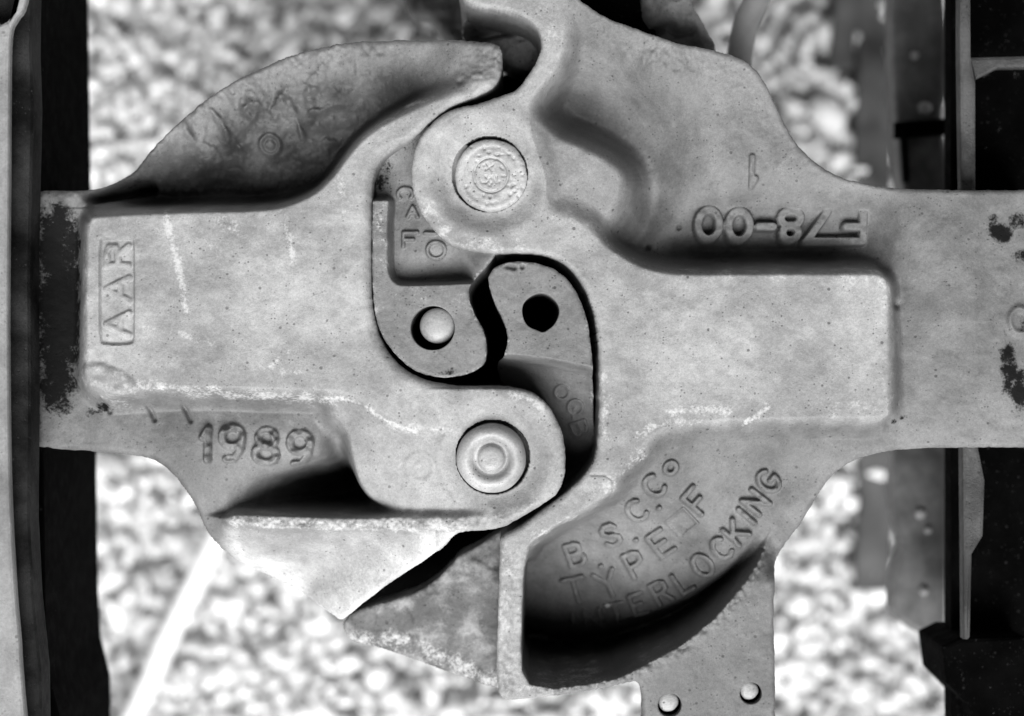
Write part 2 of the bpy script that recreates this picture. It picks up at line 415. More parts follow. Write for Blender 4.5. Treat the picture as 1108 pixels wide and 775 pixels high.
# ================================================================== the ground
def ground():
    n = 60; V = []; F = []
    g = np.concatenate([[-12, -6, -3], np.linspace(-1.6, 1.6, n), [3, 6, 12]]); n = len(g)
    gx, gy = np.meshgrid(g, g)
    z = .018 * (vnoise(gx * 100 + 3000, gy * 100 + 3000, 30, 5)) + .0
    V = np.stack([gx.ravel(), gy.ravel(), z.ravel() - .02], 1)
    for j in range(n - 1):
        for i in range(n - 1): F.append((j * n + i, j * n + i + 1, (j + 1) * n + i + 1, (j + 1) * n + i))
    me = bpy.data.meshes.new('ground'); me.from_pydata(V.tolist(), [], F); me.shade_smooth()
    o = link('ground', me, None, M_GROUND); o['kind'] = 'structure'
    # crushed stone
    import bmesh
    bases = []
    for k in range(14):
        bm = bmesh.new(); bmesh.ops.create_icosphere(bm, subdivisions=1, radius=1)
        v = np.array([p.co[:] for p in bm.verts]); f = np.array([[q.index for q in p.verts] for p in bm.faces]); bm.free()
        for _ in range(9):                       # chip flat facets
            d = rng.normal(size=3); d /= np.linalg.norm(d); c = rng.uniform(.55, .85)
            e = np.clip(v @ d - c, 0, None); v = v - e[:, None] * d
        v *= np.array([1, rng.uniform(.7, .95), rng.uniform(.38, .55)]); bases.append((v, f))
    VV, FF, TT = [], [], []; off = 0
    for layer, (sp, zc) in enumerate(((.023, .0), (.0155, .005))):
        for x in np.arange(-.95, .95, sp):
            for y in np.arange(-.75, .75, sp):
                if layer == 1 and rng.random() < .05: continue
                v, f = bases[rng.integers(len(bases))]
                q = rng.normal(size=4); q /= np.linalg.norm(q); a, b, c, d = q
                R = np.array([[1 - 2 * (c * c + d * d), 2 * (b * c - a * d), 2 * (b * d + a * c)], [2 * (b * c + a * d), 1 - 2 * (b * b + d * d), 2 * (c * d - a * b)], [2 * (b * d - a * c), 2 * (c * d + a * b), 1 - 2 * (b * b + c * c)]])
                r = .0128 * rng.lognormal(0, .3)
                p = np.array([x + rng.normal(0, .008), y + rng.normal(0, .008), zc + rng.normal(0, .004)])
                VV.append(v @ R.T * r + p); FF.append(f + off); off += len(v)
                TT.append(np.full(len(v), np.clip(rng.normal(.92, .2), .35, 1.4)))
    V = np.concatenate(VV); F = np.concatenate(FF)
    me = bpy.data.meshes.new('gravel'); me.vertices.add(len(V)); me.vertices.foreach_set('co', V.ravel())
    me.loops.add(F.size); me.loops.foreach_set('vertex_index', F.ravel().astype(np.int32))
    me.polygons.add(len(F)); me.polygons.foreach_set('loop_start', np.arange(0, F.size, 3, dtype=np.int32)); me.polygons.foreach_set('loop_total', np.full(len(F), 3, np.int32))
    me.update(); me.validate()
    at = me.attributes.new('tone', 'FLOAT', 'POINT'); at.data.foreach_set('value', np.concatenate(TT).astype(np.float32))
    o = link('gravel', me, None, M_STONE); o['kind'] = 'stuff'
ground()

# ================================================================== left coupler
LCT = thing('coupler', 'left railway coupler with the plain raised plate, AAR stamp and cast year 1989', 'coupler', 250, 330, -200)
OL = catmull(W([(537, 47, -12), (543, 55, -12), (544, 68, -10), (541, 82, -8), (532, 95, -6), (515, 104, -4), (490, 114, -2), (468, 129, 0), (449, 147, 0), (430, 159, 0), (414, 171, 0),
     (405, 186, 0), (402, 206, 0), (401, 255, 0), (401, 305, 0), (404, 342, 0), (413, 370, 0), (430, 393, 0), (454, 409, 0), (482, 416, 0), (512, 418, 0), (545, 418, 0), (569, 423, 0),
     (586, 432, 0), (600, 449, 0), (609, 470, 0), (612, 492, -2), (611, 514, -4), (604, 532, -6), (585, 547, -9), (561, 561, -12), (543, 570, -14), (522, 574, -18), (496, 577, -22),
     (482, 590, -34), (461, 605, -44), (431, 625, -58), (401, 646, -70), (376, 667, -82), (368, 671, -86), (352, 660, -96), (320, 640, -110), (290, 624, -110), (260, 609, -98),
     (238, 592, -84), (223, 573, -70), (212, 550, -60), (200, 529, -55), (185, 511, -50), (168, 499, -48), (145, 493, -46), (105, 489, -45), (70, 487, -45), (50, 484, -46),
     (20, 470, -46), (15, 350, -46), (18, 225, -46), (42, 207, -46), (70, 206, -47), (98, 204, -50), (120, 195, -55), (140, 181, -60), (165, 159, -62), (192, 133, -62), (225, 106, -60), (260, 85, -60),
     (300, 66, -60), (340, 54, -58), (390, 45, -54), (430, 43, -46), (480, 43, -34), (515, 44, -20)]), True, 4)
f = Field(OL, 1.2)
f.base([(20, 220, -48), (60, 215, -50), (95, 215, -54), (60, 340, -58), (60, 470, -50), (20, 480, -50), (20, 340, -55), (110, 475, -46), (150, 470, -45), (200, 465, -43), (210, 520, -50), (240, 470, -46), (280, 455, -50), (325, 455, -54),
        (355, 455, -60), (350, 500, -60), (300, 500, -56), (260, 520, -52), (235, 545, -58), (300, 548, -58), (380, 548, -55), (420, 540, -45),
        (260, 590, -78), (300, 610, -98), (340, 630, -110), (280, 575, -42), (340, 578, -40), (420, 580, -30), (350, 605, -80), (395, 600, -60), (430, 608, -50), (440, 600, -44), (400, 635, -64), (420, 625, -58), (370, 665, -84), (350, 640, -96), (480, 580, -26), (250, 580, -56), (270, 590, -62), (310, 590, -66), (360, 590, -62), (400, 590, -50), (330, 602, -82), (300, 575, -42), (380, 578, -38), (430, 590, -46),
        (120, 195, -70), (150, 190, -98), (150, 205, -112), (165, 165, -70), (200, 130, -64), (250, 92, -58), (320, 62, -56), (400, 47, -50), (470, 45, -38), (530, 48, -14),
        (200, 190, -110), (260, 195, -122), (320, 190, -122), (360, 150, -108), (400, 115, -84), (450, 90, -54), (500, 72, -24), (250, 150, -86), (320, 125, -80), (380, 90, -62), (300, 165, -104), (220, 160, -88)])
wl = tps([(228, 546, 0), (250, 530, 4), (250, 549, 24), (275, 518, 10), (275, 548, 75), (310, 508, 8), (310, 524, 75), (310, 549, 170), (340, 495, 10), (346, 512, 80), (345, 548, 240), (360, 455, 16), (362, 480, 100), (375, 510, 190), (384, 548, 240), (402, 549, 120), (430, 551, 16), (330, 450, -10), (325, 495, -4), (290, 496, -8), (250, 505, -10), (220, 530, -8), (355, 440, -5), (460, 552, 2), (490, 552, 0)])(f.X, f.Y)
wl = np.log1p(np.exp(np.clip(wl / 8, -20, 20))) * 8 * np.where(wl / 8 > 20, 0, 1) + np.where(wl / 8 > 20, wl, 0)
f.h -= wl * (1 - sstep(W([(0, 556)], -28)[0][1], W([(0, 563)], -28)[0][1], f.Y)) * sstep(W([(0, 432)], -50)[0][1], W([(0, 446)], -50)[0][1], f.Y) * sstep(205, 232, f.X) * (1 - sstep(470, 500, f.X))
# left arm reads as a soft bulge; below it the plate, the rim and the hinge boss stand proud
PL = catmull(W([(100, 229), (92, 236), (88, 250), (87, 320), (87, 395), (89, 412), (100, 426), (118, 430), (150, 428), (220, 426), (280, 428), (330, 429), (352, 430), (376, 433), (396, 443), (416, 455), (440, 465), (470, 469), (487, 467),
     (500, 520), (560, 580), (640, 560), (660, 430), (560, 380), (430, 330), (430, 200), (470, 150), (560, 100), (560, 60), (538, 76), (515, 84), (490, 96), (462, 106), (435, 118), (408, 132), (388, 147), (372, 165), (356, 186), (338, 203), (312, 215), (280, 221), (200, 223), (130, 226)]), True, 4)
HINGE = catmull(W([(360, 440, -25), (372, 470, -25), (378, 500, -25), (388, 530, -25), (410, 546, -25), (470, 552, -25), (560, 560, -25), (600, 520, -25), (560, 440, -25), (430, 425, -25)]), True, 4)
RIML = catmull(W([(250, 558, -28), (300, 558, -28), (380, 560, -28), (440, 560, -26), (490, 560, -20), (530, 556, -14), (560, 548, -10), (590, 535, -8), (630, 560, -8), (560, 590, -10), (500, 572, -20), (440, 573, -24), (340, 573, -28), (255, 568, -30)]), True, 4)
hf = tps([(370, 450, -22), (400, 470, -20), (400, 520, -34), (440, 500, -24), (440, 540, -34), (490, 480, -10), (490, 540, -28), (550, 545, -22), (600, 500, -4), (560, 440, 0), (450, 455, -12)])
f.plateau(HINGE, hf, 24, 6)
f.plateau(RIML, tps([(250, 563, -40), (300, 565, -32), (400, 566, -28), (480, 568, -20), (540, 560, -12), (600, 540, -8)]), 9, 2)
f.plateau(PL, tps([(90, 240, -2), (90, 410, -3), (250, 330, 0), (380, 300, 0), (400, 150, 0), (540, 65, -12), (500, 90, -5), (450, 440, 0), (600, 480, -1), (300, 425, -3), (300, 230, -2)]), 21, 9)
# wall of the flange under the plate's lower edge stays gentle; dished seat round the hinge pin
f.wear(sdf(f.X, f.Y, PL));  FC = W([(505, 572, -24), (482, 592, -36), (431, 627, -60), (366, 680, -86), (352, 664, -90), (400, 622, -66), (452, 582, -34)]); fd = sdf(f.X, f.Y, FC); f.worn = np.maximum(f.worn, 1.9 * (1 - sstep(-5, 5, fd))); f.worn = np.maximum(f.worn, (.85 + 1.7 * sstep(-44, -6, f.o)) * sstep(566, 584, f.Y) * (f.X < 470) * sstep(222, 250, f.X)); f.worn = np.maximum(f.worn, .7 * (1 - sstep(-6, 10, sdf(f.X, f.Y, HINGE)))); f.worn = np.maximum(f.worn, .9 * (1 - sstep(-3, 8, sdf(f.X, f.Y, RIML))))  # facet and lower flank edge painted paler, their brightness put into the colour
pc = W([(533.0, 495.3)], 0)[0]; r = np.hypot(f.X - pc[0], f.Y - pc[1])
f.h -= 13 * (1 - sstep(41, 68, r)) * (r < 80) - 0
f.h = np.where(r < 40.5, -60, f.h)
for (u, v, a, dz) in ((455, 506, 15, 3.0),):     # worn cast circle beside the pin
    c = W([(u, v)], -25)[0]; rr = np.hypot(f.X - c[0], f.Y - c[1]); f.h += dz * .5 * np.exp(-((rr - a) / 3.6) ** 2) + 1.0 * np.exp(-((rr - 5) / 2.5) ** 2)
# stamped panel
PA = catmull(W([(108, 262), (112, 258), (126, 258), (140, 258), (144, 262), (145, 290), (145, 345), (144, 368), (140, 372), (126, 373), (112, 372), (108, 367), (107, 340), (107, 290)]), True, 4)
d = sdf(f.X, f.Y, PA); f.h -= 5.0 * (1 - sstep(-2.5, 1.5, d))
f.text(glyph('A', 127, 351, 24, 25, -90, -3) + glyph('A', 127, 313, 25, 25, -90, -3) + glyph('R', 127, 276, 22, 24, -90, -3), 4.6, 4.6, 2.4, 'stamp_lettering')
f.region(d < 1.5, 'stamped_panel')
# casting gate stub on the plate's corner
c = W([(119, 411)], 0)[0]; ca, sa = math.cos(.42), math.sin(.42); xx = (f.X - c[0]) * ca + (f.Y - c[1]) * sa; yy = -(f.X - c[0]) * sa + (f.Y - c[1]) * ca
e = np.sqrt((xx / 35) ** 2 + (yy / 17) ** 2); t = 1 - sstep(.7, 1.05, e); f.h = f.h * (1 - t) + t * (1.5 - 5 * np.clip(e, 0, 1.2) ** 4 + 3 * vnoise(f.X, f.Y, 9, 77)); f.scuff = np.maximum(f.scuff, .42 * t)
# year
f.text(glyph_on(f, [('1', 225, 481, 15, 33, 2), ('9', 251, 480, 24, 35, 4), ('8', 288, 483, 24, 35, 6), ('9', 324, 486, 24, 35, 6)]), 9.5, 5.6, 2.8, 'year_lettering', None, 1.1)
# remains of cast characters on the arm: lumps nobody can read any more
for (u, v, a, b, an, dz) in ((223, 166, 11, 14, -30, 5), (206, 148, 4, 13, -35, 4), (244, 143, 8, 14, -25, 4.5), (272, 115, 13, 9, 0, 4), (305, 115, 11, 10, 0, 4.5), (337, 100, 10, 14, 15, 4.5), (235, 128, 3, 16, -35, 3.5), (322, 138, 3, 14, -15, 4), (345, 118, 12, 3, -15, 3.5), (355, 150, 8, 5, 0, 3)):
    c = W([(u, v)], -64)[0]; an = math.radians(an); xx = (f.X - c[0]) * math.cos(an) + (f.Y - c[1]) * math.sin(an); yy = -(f.X - c[0]) * math.sin(an) + (f.Y - c[1]) * math.cos(an)
    q = np.hypot(xx / a, yy / b) + .9 * vnoise(f.X, f.Y, 8, 51) + .5 * vnoise(f.X, f.Y, 4, 52); f.h += 1.7 * dz * np.exp(-q ** 2 * 1.1)
c = W([(290, 155)], -72)[0]; q = np.hypot(f.X - c[0], f.Y - c[1]); f.h += 6 * (1 - sstep(10, 15, q)) - 3 * np.exp(-((q - 7) / 2.2) ** 2)
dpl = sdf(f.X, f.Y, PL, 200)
f.worn -= .72 * sstep(0, 12, dpl) * (f.Y < 235) * sstep(105, 135, f.X) * (1 - sstep(440, 520, f.X)) * (.6 + .8 * (vnoise(f.X, f.Y, 30, 63) + .5)) * sstep(4, 46, -f.o)  # arm painted darker toward the plate, the plate's shade put into the colour
arm = (dpl > 4) & (f.Y < W([(0, 225)], -60)[0][1])
f.h += arm * (5 * vnoise(f.X, f.Y, 19, 60) + 3.4 * vnoise(f.X, f.Y, 8, 61) + 1.8 * vnoise(f.X, f.Y, 4.2, 62)) * (1 - .8 * sstep(380, 440, f.X))
c = W([(530, 70)], -10)[0]; q = np.hypot(f.X - c[0], f.Y - c[1]); f.h += np.exp(-(q / 30) ** 2) * (5 * vnoise(f.X, f.Y, 8, 71) + 3 * vnoise(f.X, f.Y, 4, 72)) - 6 * np.exp(-(((f.X - c[0] + 32) ** 2 + (f.Y - c[1] - 18) ** 2) / 12))
# crusted lower rim
rim = np.exp(-((f.Y - W([(0, 562)], -28)[0][1]) / 9) ** 2) * (f.X > 240) * (f.X < 545)
f.h += rim * (3.5 * vnoise(f.X, f.Y, 8, 81) + 2.6 * vnoise(f.X, f.Y, 3.6, 82))
for (u, v) in ((160, 446), (199, 447), (111, 437)): # cracks under the plate's lower edge
    P = W([(u - 3, v - 7), (u + 1, v), (u + 5, v + 9)], -30); f.h -= 7 * np.exp(-(stroke_d(f.X, f.Y, [P]) / 2.2) ** 2)
q = stroke_d(f.X, f.Y, [W([(106, 216), (125, 211), (146, 204), (158, 202)], -90)]); f.h -= 60 * np.exp(-(q / 5.5) ** 2)
f.roughen(1.4, .6, 3)
f.round_edge(7 + 5 * ((f.Y > 150) & (f.Y < 420)))
f.scuffs([([(178, 228), (186, 262), (196, 300), (202, 338)], 3.5, .95), ([(306, 228), (312, 255), (318, 285)], 3, .85), ([(238, 238), (256, 250)], 5, .75), ([(90, 262), (90, 330), (90, 390)], 4, .6), ([(150, 416), (230, 424), (300, 430), (360, 433)], 5, .75),
          ([(352, 431), (385, 435), (416, 455), (450, 468)], 2.2, .95), ([(420, 460), (487, 467)], 4, .6), ([(250, 567), (340, 570), (440, 571), (500, 571)], 5, .9), ([(362, 180), (368, 200), (372, 230)], 5, .65), ([(440, 112), (452, 108)], 3, .9), ([(290, 398), (300, 390), (312, 380)], 2, .7),
          ([(280, 400), (320, 404)], 4, .6), ([(150, 355), (200, 362), (240, 375)], 3, .6), ([(230, 268), (238, 292)], 4, .6), ([(555, 425), (585, 438)], 5, .75), ([(500, 420), (540, 420)], 4, .6), ([(540, 560), (585, 540)], 6, .6), ([(88, 410), (130, 432)], 10, .55), ([(380, 640), (430, 605), (470, 590)], 16, .5), ([(392, 145), (420, 128), (470, 102)], 4, .6)])
f.grimes([(60, 262, 30, 50, .95), (62, 340, 30, 100, 1.0), (60, 415, 28, 42, .85), (25, 350, 24, 175, .9), (112, 440, 10, 8, .7), (100, 448, 14, 8, .5), (150, 196, 30, 12, .45)])  # shank grease deepened with painted overhang shade; arm slot darkened as well
f.region(f.X < W([(86, 300)], -50)[0][0] + 0 * f.Y, 'shank')
f.build('head', -330, LCT, M_LEFT, {}, {'shank': 'greasy shank with shade painted in, running under the left car end'})
# hinge pin with a raised ring and a central button
lathe('knuckle_pin', [(0, 2), (7, 2.2), (12, 1.5), (14.2, -1), (15.5, -5), (17.5, -5.5), (20, -2), (23, 3), (27, 4.5), (31, 3), (35, -2), (37.3, -9), (38, -18), (38, -50)], 531.5, 496.5, 2, LCT, M_PIN, 72, .008)
# its knuckle, seen inside the gap
KO = catmull(W([(534, 291, -14), (545, 285, -14), (562, 283, -14), (582, 285, -14), (600, 292, -14), (616, 305, -14), (628, 325, -14), (636, 350, -14), (640, 380, -15), (642, 420, -48), (643, 470, -90), (641, 500, -110), (630, 525, -26), (600, 550, -26), (560, 520, -26), (548, 440, -40),
     (538, 398, -30), (545, 385, -14), (549, 366, -14), (545, 348, -14), (536, 330, -14), (530, 312, -14), (529, 300, -14)]), True, 5)
k = Field(KO, 1.0)
NOSE = W([(500, 250, -14), (680, 250, -14), (680, 402, -14), (640, 398, -14), (600, 390, -14), (548, 384, -14), (520, 380, -14)])
k.base([(550, 400, -90), (600, 402, -64), (640, 410, -48), (560, 430, -150), (600, 432, -100), (640, 440, -78), (620, 470, -120), (640, 500, -140), (580, 460, -170), (600, 530, -200), (545, 450, -200)])
k.plateau(NOSE, -14, 10, 2)
hc = W([(585, 337.5)], -14)[0]; ang = np.arctan2(k.Y - hc[1], k.X - hc[0]); hole = np.hypot(k.X - hc[0], k.Y - hc[1]) - (20.3 + np.exp(-((ang - 1.45) / .25) ** 2) * 2.2 + .3 * np.cos(5 * ang + 1))
k.text(glyph_on(k, [('O', 608, 425, 15, 15, 50), ('Q', 622.5, 441, 16, 16, 50), ('B', 627, 464, 15, 16, 70)]), 5, 2.2, 1.5, 'knuckle_lettering')
k.roughen(1.2, .7, 13); k.round_edge(3.5)
for (u, v, a) in ((551, 288.5, 4.5), (556, 290, 3), (565, 289, 1.8)):
    c = W([(u, v)], -14)[0]; k.h -= 7 * np.exp(-(((k.X - c[0]) / a) ** 2 + ((k.Y - c[1]) / 2.2) ** 2))
k.scuff = np.maximum(k.scuff, .5 * np.exp(-(k.o / 3.0) ** 2)); k.build('knuckle', -260, LCT, M_KNUCKLE, {}, {}, -hole)
# dark lower jaw of the pocket, far below
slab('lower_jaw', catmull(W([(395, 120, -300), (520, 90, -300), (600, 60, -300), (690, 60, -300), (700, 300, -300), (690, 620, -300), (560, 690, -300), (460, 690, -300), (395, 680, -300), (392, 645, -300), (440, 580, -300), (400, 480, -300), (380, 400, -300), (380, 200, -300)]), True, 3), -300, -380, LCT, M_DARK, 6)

# ================================================================== right coupler
RCT = thing('coupler', 'right railway coupler with raised words along its curved arm and 00-87F marking', 'coupler', 850, 345, -200)
OR = catmull(W([(500, -30, -6), (500, -3, -4), (517, 7, -2), (540, 10, 0), (558, 15, 0), (573, 22, 0), (583, 34, 0), (586, 46, 0), (584, 58, 0), (576, 75, 0), (561, 95, 0), (547, 102, 0), (518, 112, 0), (495, 117, 0), (479, 124, 0), (463, 138, 0),
     (451, 156, 0), (446, 175, 0), (446, 201, 0), (452, 222, 0), (466, 245, 0), (484, 262, 0), (505, 271, 0), (531, 274, 0), (552, 273.5, 0), (572, 274, 0), (594, 277, 0), (613, 287, 0), (629, 305, 0), (640, 329, 0), (646, 356, 0), (648, 392, 0), (648, 449, 0), (646, 485, 0), (640, 503, 0),
     (626, 521, 0), (608, 537, 0), (584, 555, -1), (564, 570, -2), (545, 581, -4), (541, 590, -5), (540, 620, -7), (539, 660, -9), (538, 700, -11), (538, 735, -13), (543, 754, -16), (560, 757, -20), (590, 754, -26), (630, 749, -34), (670, 742, -44), (689, 738, -52), (694, 750, -60), (694, 775, -64), (694, 810, -66),
     (760, 812, -66), (838, 810, -66), (839, 770, -64), (839, 720, -64), (838, 670, -62), (839, 635, -62), (842, 611, -60), (857, 588, -56), (872, 561, -53), (888, 532, -50), (906, 510, -48), (930, 496, -46), (962, 488, -45), (1000, 485.5, -45), (1060, 484.5, -45), (1130, 484, -45), (1145, 480, -45), (1146, 345, -45), (1145, 210, -45), (1130, 206, -45),
     (1060, 206, -45), (1000, 205, -45), (965, 203, -45), (932, 198, -45), (905, 190, -45), (879, 173, -45), (858, 149, -45), (841, 117, -45), (826, 86, -42), (812, 70, -38), (795, 60, -35), (765, 52, -30), (730, 46, -25), (690, 32, -20), (655, 19, -14), (630, 4, -10), (610, -12, -8), (580, -30, -8)]), True, 4)
g = Field(OR, 1.2)
g.base([(600, 10, -6), (640, 30, -16), (690, 45, -22), (760, 60, -32), (810, 80, -40), (850, 150, -46), (900, 200, -46), (1000, 220, -44), (1130, 220, -42), (1130, 345, -40), (1130, 470, -42), (1000, 345, -40), (1000, 470, -42), (735, 240, -84), (860, 216, -56), (780, 214, -57), (930, 216, -52), (770, 236, -84), (850, 236, -82), (915, 236, -78), (770, 255, -98), (850, 255, -96), (915, 255, -88), (760, 150, -48), (800, 190, -48), (700, 90, -38),
        (620, 60, -48), (612, 100, -104), (625, 125, -134), (650, 160, -140), (680, 190, -130), (702, 215, -108), (706, 255, -92), (730, 275, -98), (830, 278, -100), (915, 275, -92), (968, 262, -54), (940, 258, -84), (968, 236, -48), (940, 240, -76), (936, 222, -62), (725, 150, -74), (675, 118, -98), (650, 95, -80), (720, 190, -84),
        (720, 480, -22), (760, 475, -26), (830, 478, -32), (900, 478, -40), (690, 510, -34), (730, 510, -40), (800, 510, -52), (850, 515, -55), (872, 530, -53), (660, 560, -92), (630, 580, -140), (590, 612, -188), (640, 600, -156), (700, 570, -96), (750, 560, -72), (800, 550, -72), (830, 570, -84), (842, 556, -64), (852, 542, -57), (862, 530, -53.5), (858, 548, -55),
        (620, 650, -214), (645, 635, -190), (680, 635, -166), (740, 605, -122), (790, 590, -80), (820, 580, -86), (578, 660, -232), (580, 695, -248), (640, 690, -236), (690, 672, -202), (740, 645, -158), (600, 732, -258), (650, 730, -252), (700, 712, -222), (750, 681, -180), (790, 641, -142), (822, 601, -104), (610, 705, -250), (660, 702, -236), (720, 680, -196), (832, 582, -92)])
RIMR = W([(565, 600, -6), (572, 595, -5), (569, 620, -6), (567, 660, -8), (566, 700, -10), (567, 725, -12), (575, 739, -16), (600, 743, -24), (635, 739, -32), (668, 733, -40), (700, 717, -48), (735, 698, -52), (770, 670, -56), (800, 636, -58), (822, 606, -58), (840, 575, -56), (856, 545, -54), (866, 528, -52),
     (905, 540, -50), (900, 850, -64), (500, 850, -20), (500, 560, 0), (560, 560, 0)])
PR = catmull(W([(648, 250), (660, 262), (680, 275), (705, 286), (740, 291), (830, 291), (900, 291), (940, 291), (955, 294), (964, 303), (966, 320), (967, 380), (967, 430), (964, 450), (953, 457), (930, 458), (880, 458), (830, 459), (780, 461), (740, 464), (715, 472), (698, 488), (682, 508), (668, 530), (650, 546), (622, 564), (596, 580), (578, 594), (568, 608),
     (545, 600), (520, 590), (520, 560), (600, 480), (600, 360), (520, 300), (420, 260), (420, 130), (510, 90), (560, 60), (500, 20), (490, -30), (560, -40), (606, -5), (616, 25), (614, 55), (604, 80), (588, 100), (576, 118), (574, 140), (582, 165), (590, 190), (592, 212), (598, 224), (620, 232), (636, 240)]), True, 4)
BULGE = catmull(W([(560, 110, -14), (585, 118, -14), (610, 138, -14), (640, 152, -16), (668, 168, -18), (682, 185, -22), (685, 205, -26), (676, 230, -26), (655, 255, -20), (620, 270, -10), (560, 240, -10), (550, 160, -10)]), True, 4)
rz = tps([(555, 600, -5), (552, 740, -12), (620, 745, -30), (690, 735, -52), (740, 710, -58), (800, 650, -62), (850, 580, -58), (890, 530, -50), (760, 800, -66), (830, 800, -66), (690, 800, -66)])
rf = sstep(812, 850, g.X) * (1 - sstep(590, 640, g.Y))
dR = g.plateau(RIMR, lambda x, y: rz(x, y) * (1 - rf) + g.h * rf, 3.5, 2.5)
g.plateau(BULGE, tps([(580, 140, -14), (620, 160, -10), (660, 185, -14), (675, 215, -24), (640, 220, -18), (600, 215, -15), (620, 250, -14), (650, 250, -34)]), 36, 16)
arcl = W([(560, 742, -16), (600, 743, -24), (635, 739, -32), (668, 733, -40), (700, 717, -48), (735, 698, -52), (770, 670, -56), (800, 636, -58), (822, 606, -58), (840, 575, -56)])
cv = stroke_d(g.X, g.Y, [arcl], 60); al = np.clip((g.X - 575) / 265, 0, 1)
cw = 40 * (1 - al) + 12
g.h -= (dR > -1) * (120 * (1 - al) + 60) * (1 - sstep(805, 838, g.X)) * sstep(0, 3, dR) * np.clip(1 - cv / cw, 0, 1) ** 1.5
dP = g.plateau(PR, tps([(960, 300, -2), (960, 450, -2), (800, 370, 0), (650, 400, 0), (600, 560, 0), (555, 600, -5), (520, 280, 0), (450, 200, 0), (590, 40, 0), (600, 0, -4), (700, 470, -3), (700, 290, -3)]), 20, 8)
# dished seat round the upper pin
g.wear(dP); g.worn = np.maximum(g.worn, 1.25 * (1 - sstep(60, 110, np.hypot(g.X - 525, g.Y - 195))) * (dP < 0)); g.worn = np.maximum(g.worn, .8 * (1 - sstep(-8, -1, dR)) * (g.X < 600)); g.worn = np.maximum(g.worn, .45 * (1 - sstep(-10, 10, sdf(g.X, g.Y, BULGE))))  # plate, pin boss, rim strip and bulge set paler
pc = W([(529.6, 187.4)], 0)[0]; r = np.hypot(g.X - pc[0], g.Y - pc[1]); g.h -= 12 * (1 - sstep(44, 70, r)) * (r < 80)
g.h = np.where(r < 41, -60, g.h)
# wording along the arm
ZT = -56
def arm_word(seq): return glyph_on(g, [q[:6] for q in seq])
g.text(arm_word([('B', 623, 601, 17, 25, -20, -58), ('.', 646, 604, 8, 24, -25, -60), ('S', 661, 580, 17, 25, -28, -52), ('.', 683, 578, 8, 20, -34, -52), ('C', 689, 553, 19, 24, -40, -46), ('.', 708, 545, 8, 16, -44, -46), ('C', 708, 526, 19, 24, -46, -36), ('O', 725.5, 506.5, 13, 12, -48, -34),
                 ('T', 623, 640, 22, 28, -16, -82), ('Y', 658, 633, 21, 30, -24, -82), ('P', 688, 611, 17, 28, -30, -70), ('E', 716, 588, 19, 28, -38, -62), ('F', 755, 541, 19, 28, -50, -56)]), 9.5, 4.3, 1.9, 'cast_wording')
g.text(arm_word([('#', 738, 566, 24, 24, -44, -58)]), 3.5, 1.8, 1.6, 'cast_wording')
g.text(arm_word([('I', 622, 677, 10, 24, -12, -102), ('N', 644, 673, 18, 25, -13, -100), ('T', 668, 666, 18, 25, -16, -98), ('E', 692, 655, 15, 25, -22, -95), ('R', 716, 642, 16, 25, -30, -90), ('L', 740, 630, 15, 24, -35, -86), ('O', 760.5, 612.5, 17, 27, -40, -80),
                 ('C', 781, 594, 17, 25, -43, -74), ('K', 797, 576, 17, 25, -48, -70), ('I', 808, 559, 8, 24, -50, -66), ('N', 818, 543, 18, 25, -52, -64), ('G', 831, 521, 18, 25, -52, -56)]), 9.5, 4.3, 1.9, 'cast_wording')
# class marking, upside down to the viewer
g.text(arm_word([('0', 765.5, 244, 24, 31, 180, -58), ('0', 798.5, 245, 24, 31, 180, -57), ('-', 827, 246, 16, 30, 180, -56), ('8', 853.5, 245, 22, 31, 180, -55), ('7', 887, 246, 30, 31, 180, -54), ('F', 918, 246, 28, 31, 180, -53)]), 4, 8.6, 2.0, 'class_lettering', -66)
g.text(arm_word([('1', 813.5, 186, 12, 32, 180, -48)]), 5.0, 5.0, 1.8, 'class_lettering')
P = W([(585, 505, 0)], 0)
c = W([(655, 524)], 0)[0]
for q in (stroke_d(g.X, g.Y, [W([(640, 514), (655, 514), (663, 520), (664, 532), (660, 540)], 0)]),): g.h -= 2.2 * np.exp(-(q / 1.3) ** 2)
# plate's right edge: step and chips
for (u, v, a) in ((974, 329, 4.5), (962, 457, 7), (960, 290, 7), (706, 265, 2.5), (740, 243, 2.0), (790, 280, 2)):
    c = W([(u, v)], -20)[0]; g.h -= 10 * np.exp(-(((g.X - c[0]) ** 2 + (g.Y - c[1]) ** 2) / a ** 2))
# tacky crust along the pocket's lower edge
cr = np.exp(-((dR - 0) / 9) ** 2) * (g.Y > 600) * (g.X > 580); g.h += cr * (7 * vnoise(g.X, g.Y, 6, 91) + 5 * vnoise(g.X, g.Y, 3.2, 92))
strip = np.exp(-(((g.X - W([(552, 0)], -8)[0][0]) / 14) ** 2)) * (g.Y > 590); g.h += strip * (1.8 * vnoise(g.X, g.Y, 10, 93) + 1.6 * vnoise(g.X, g.Y, 4, 94))
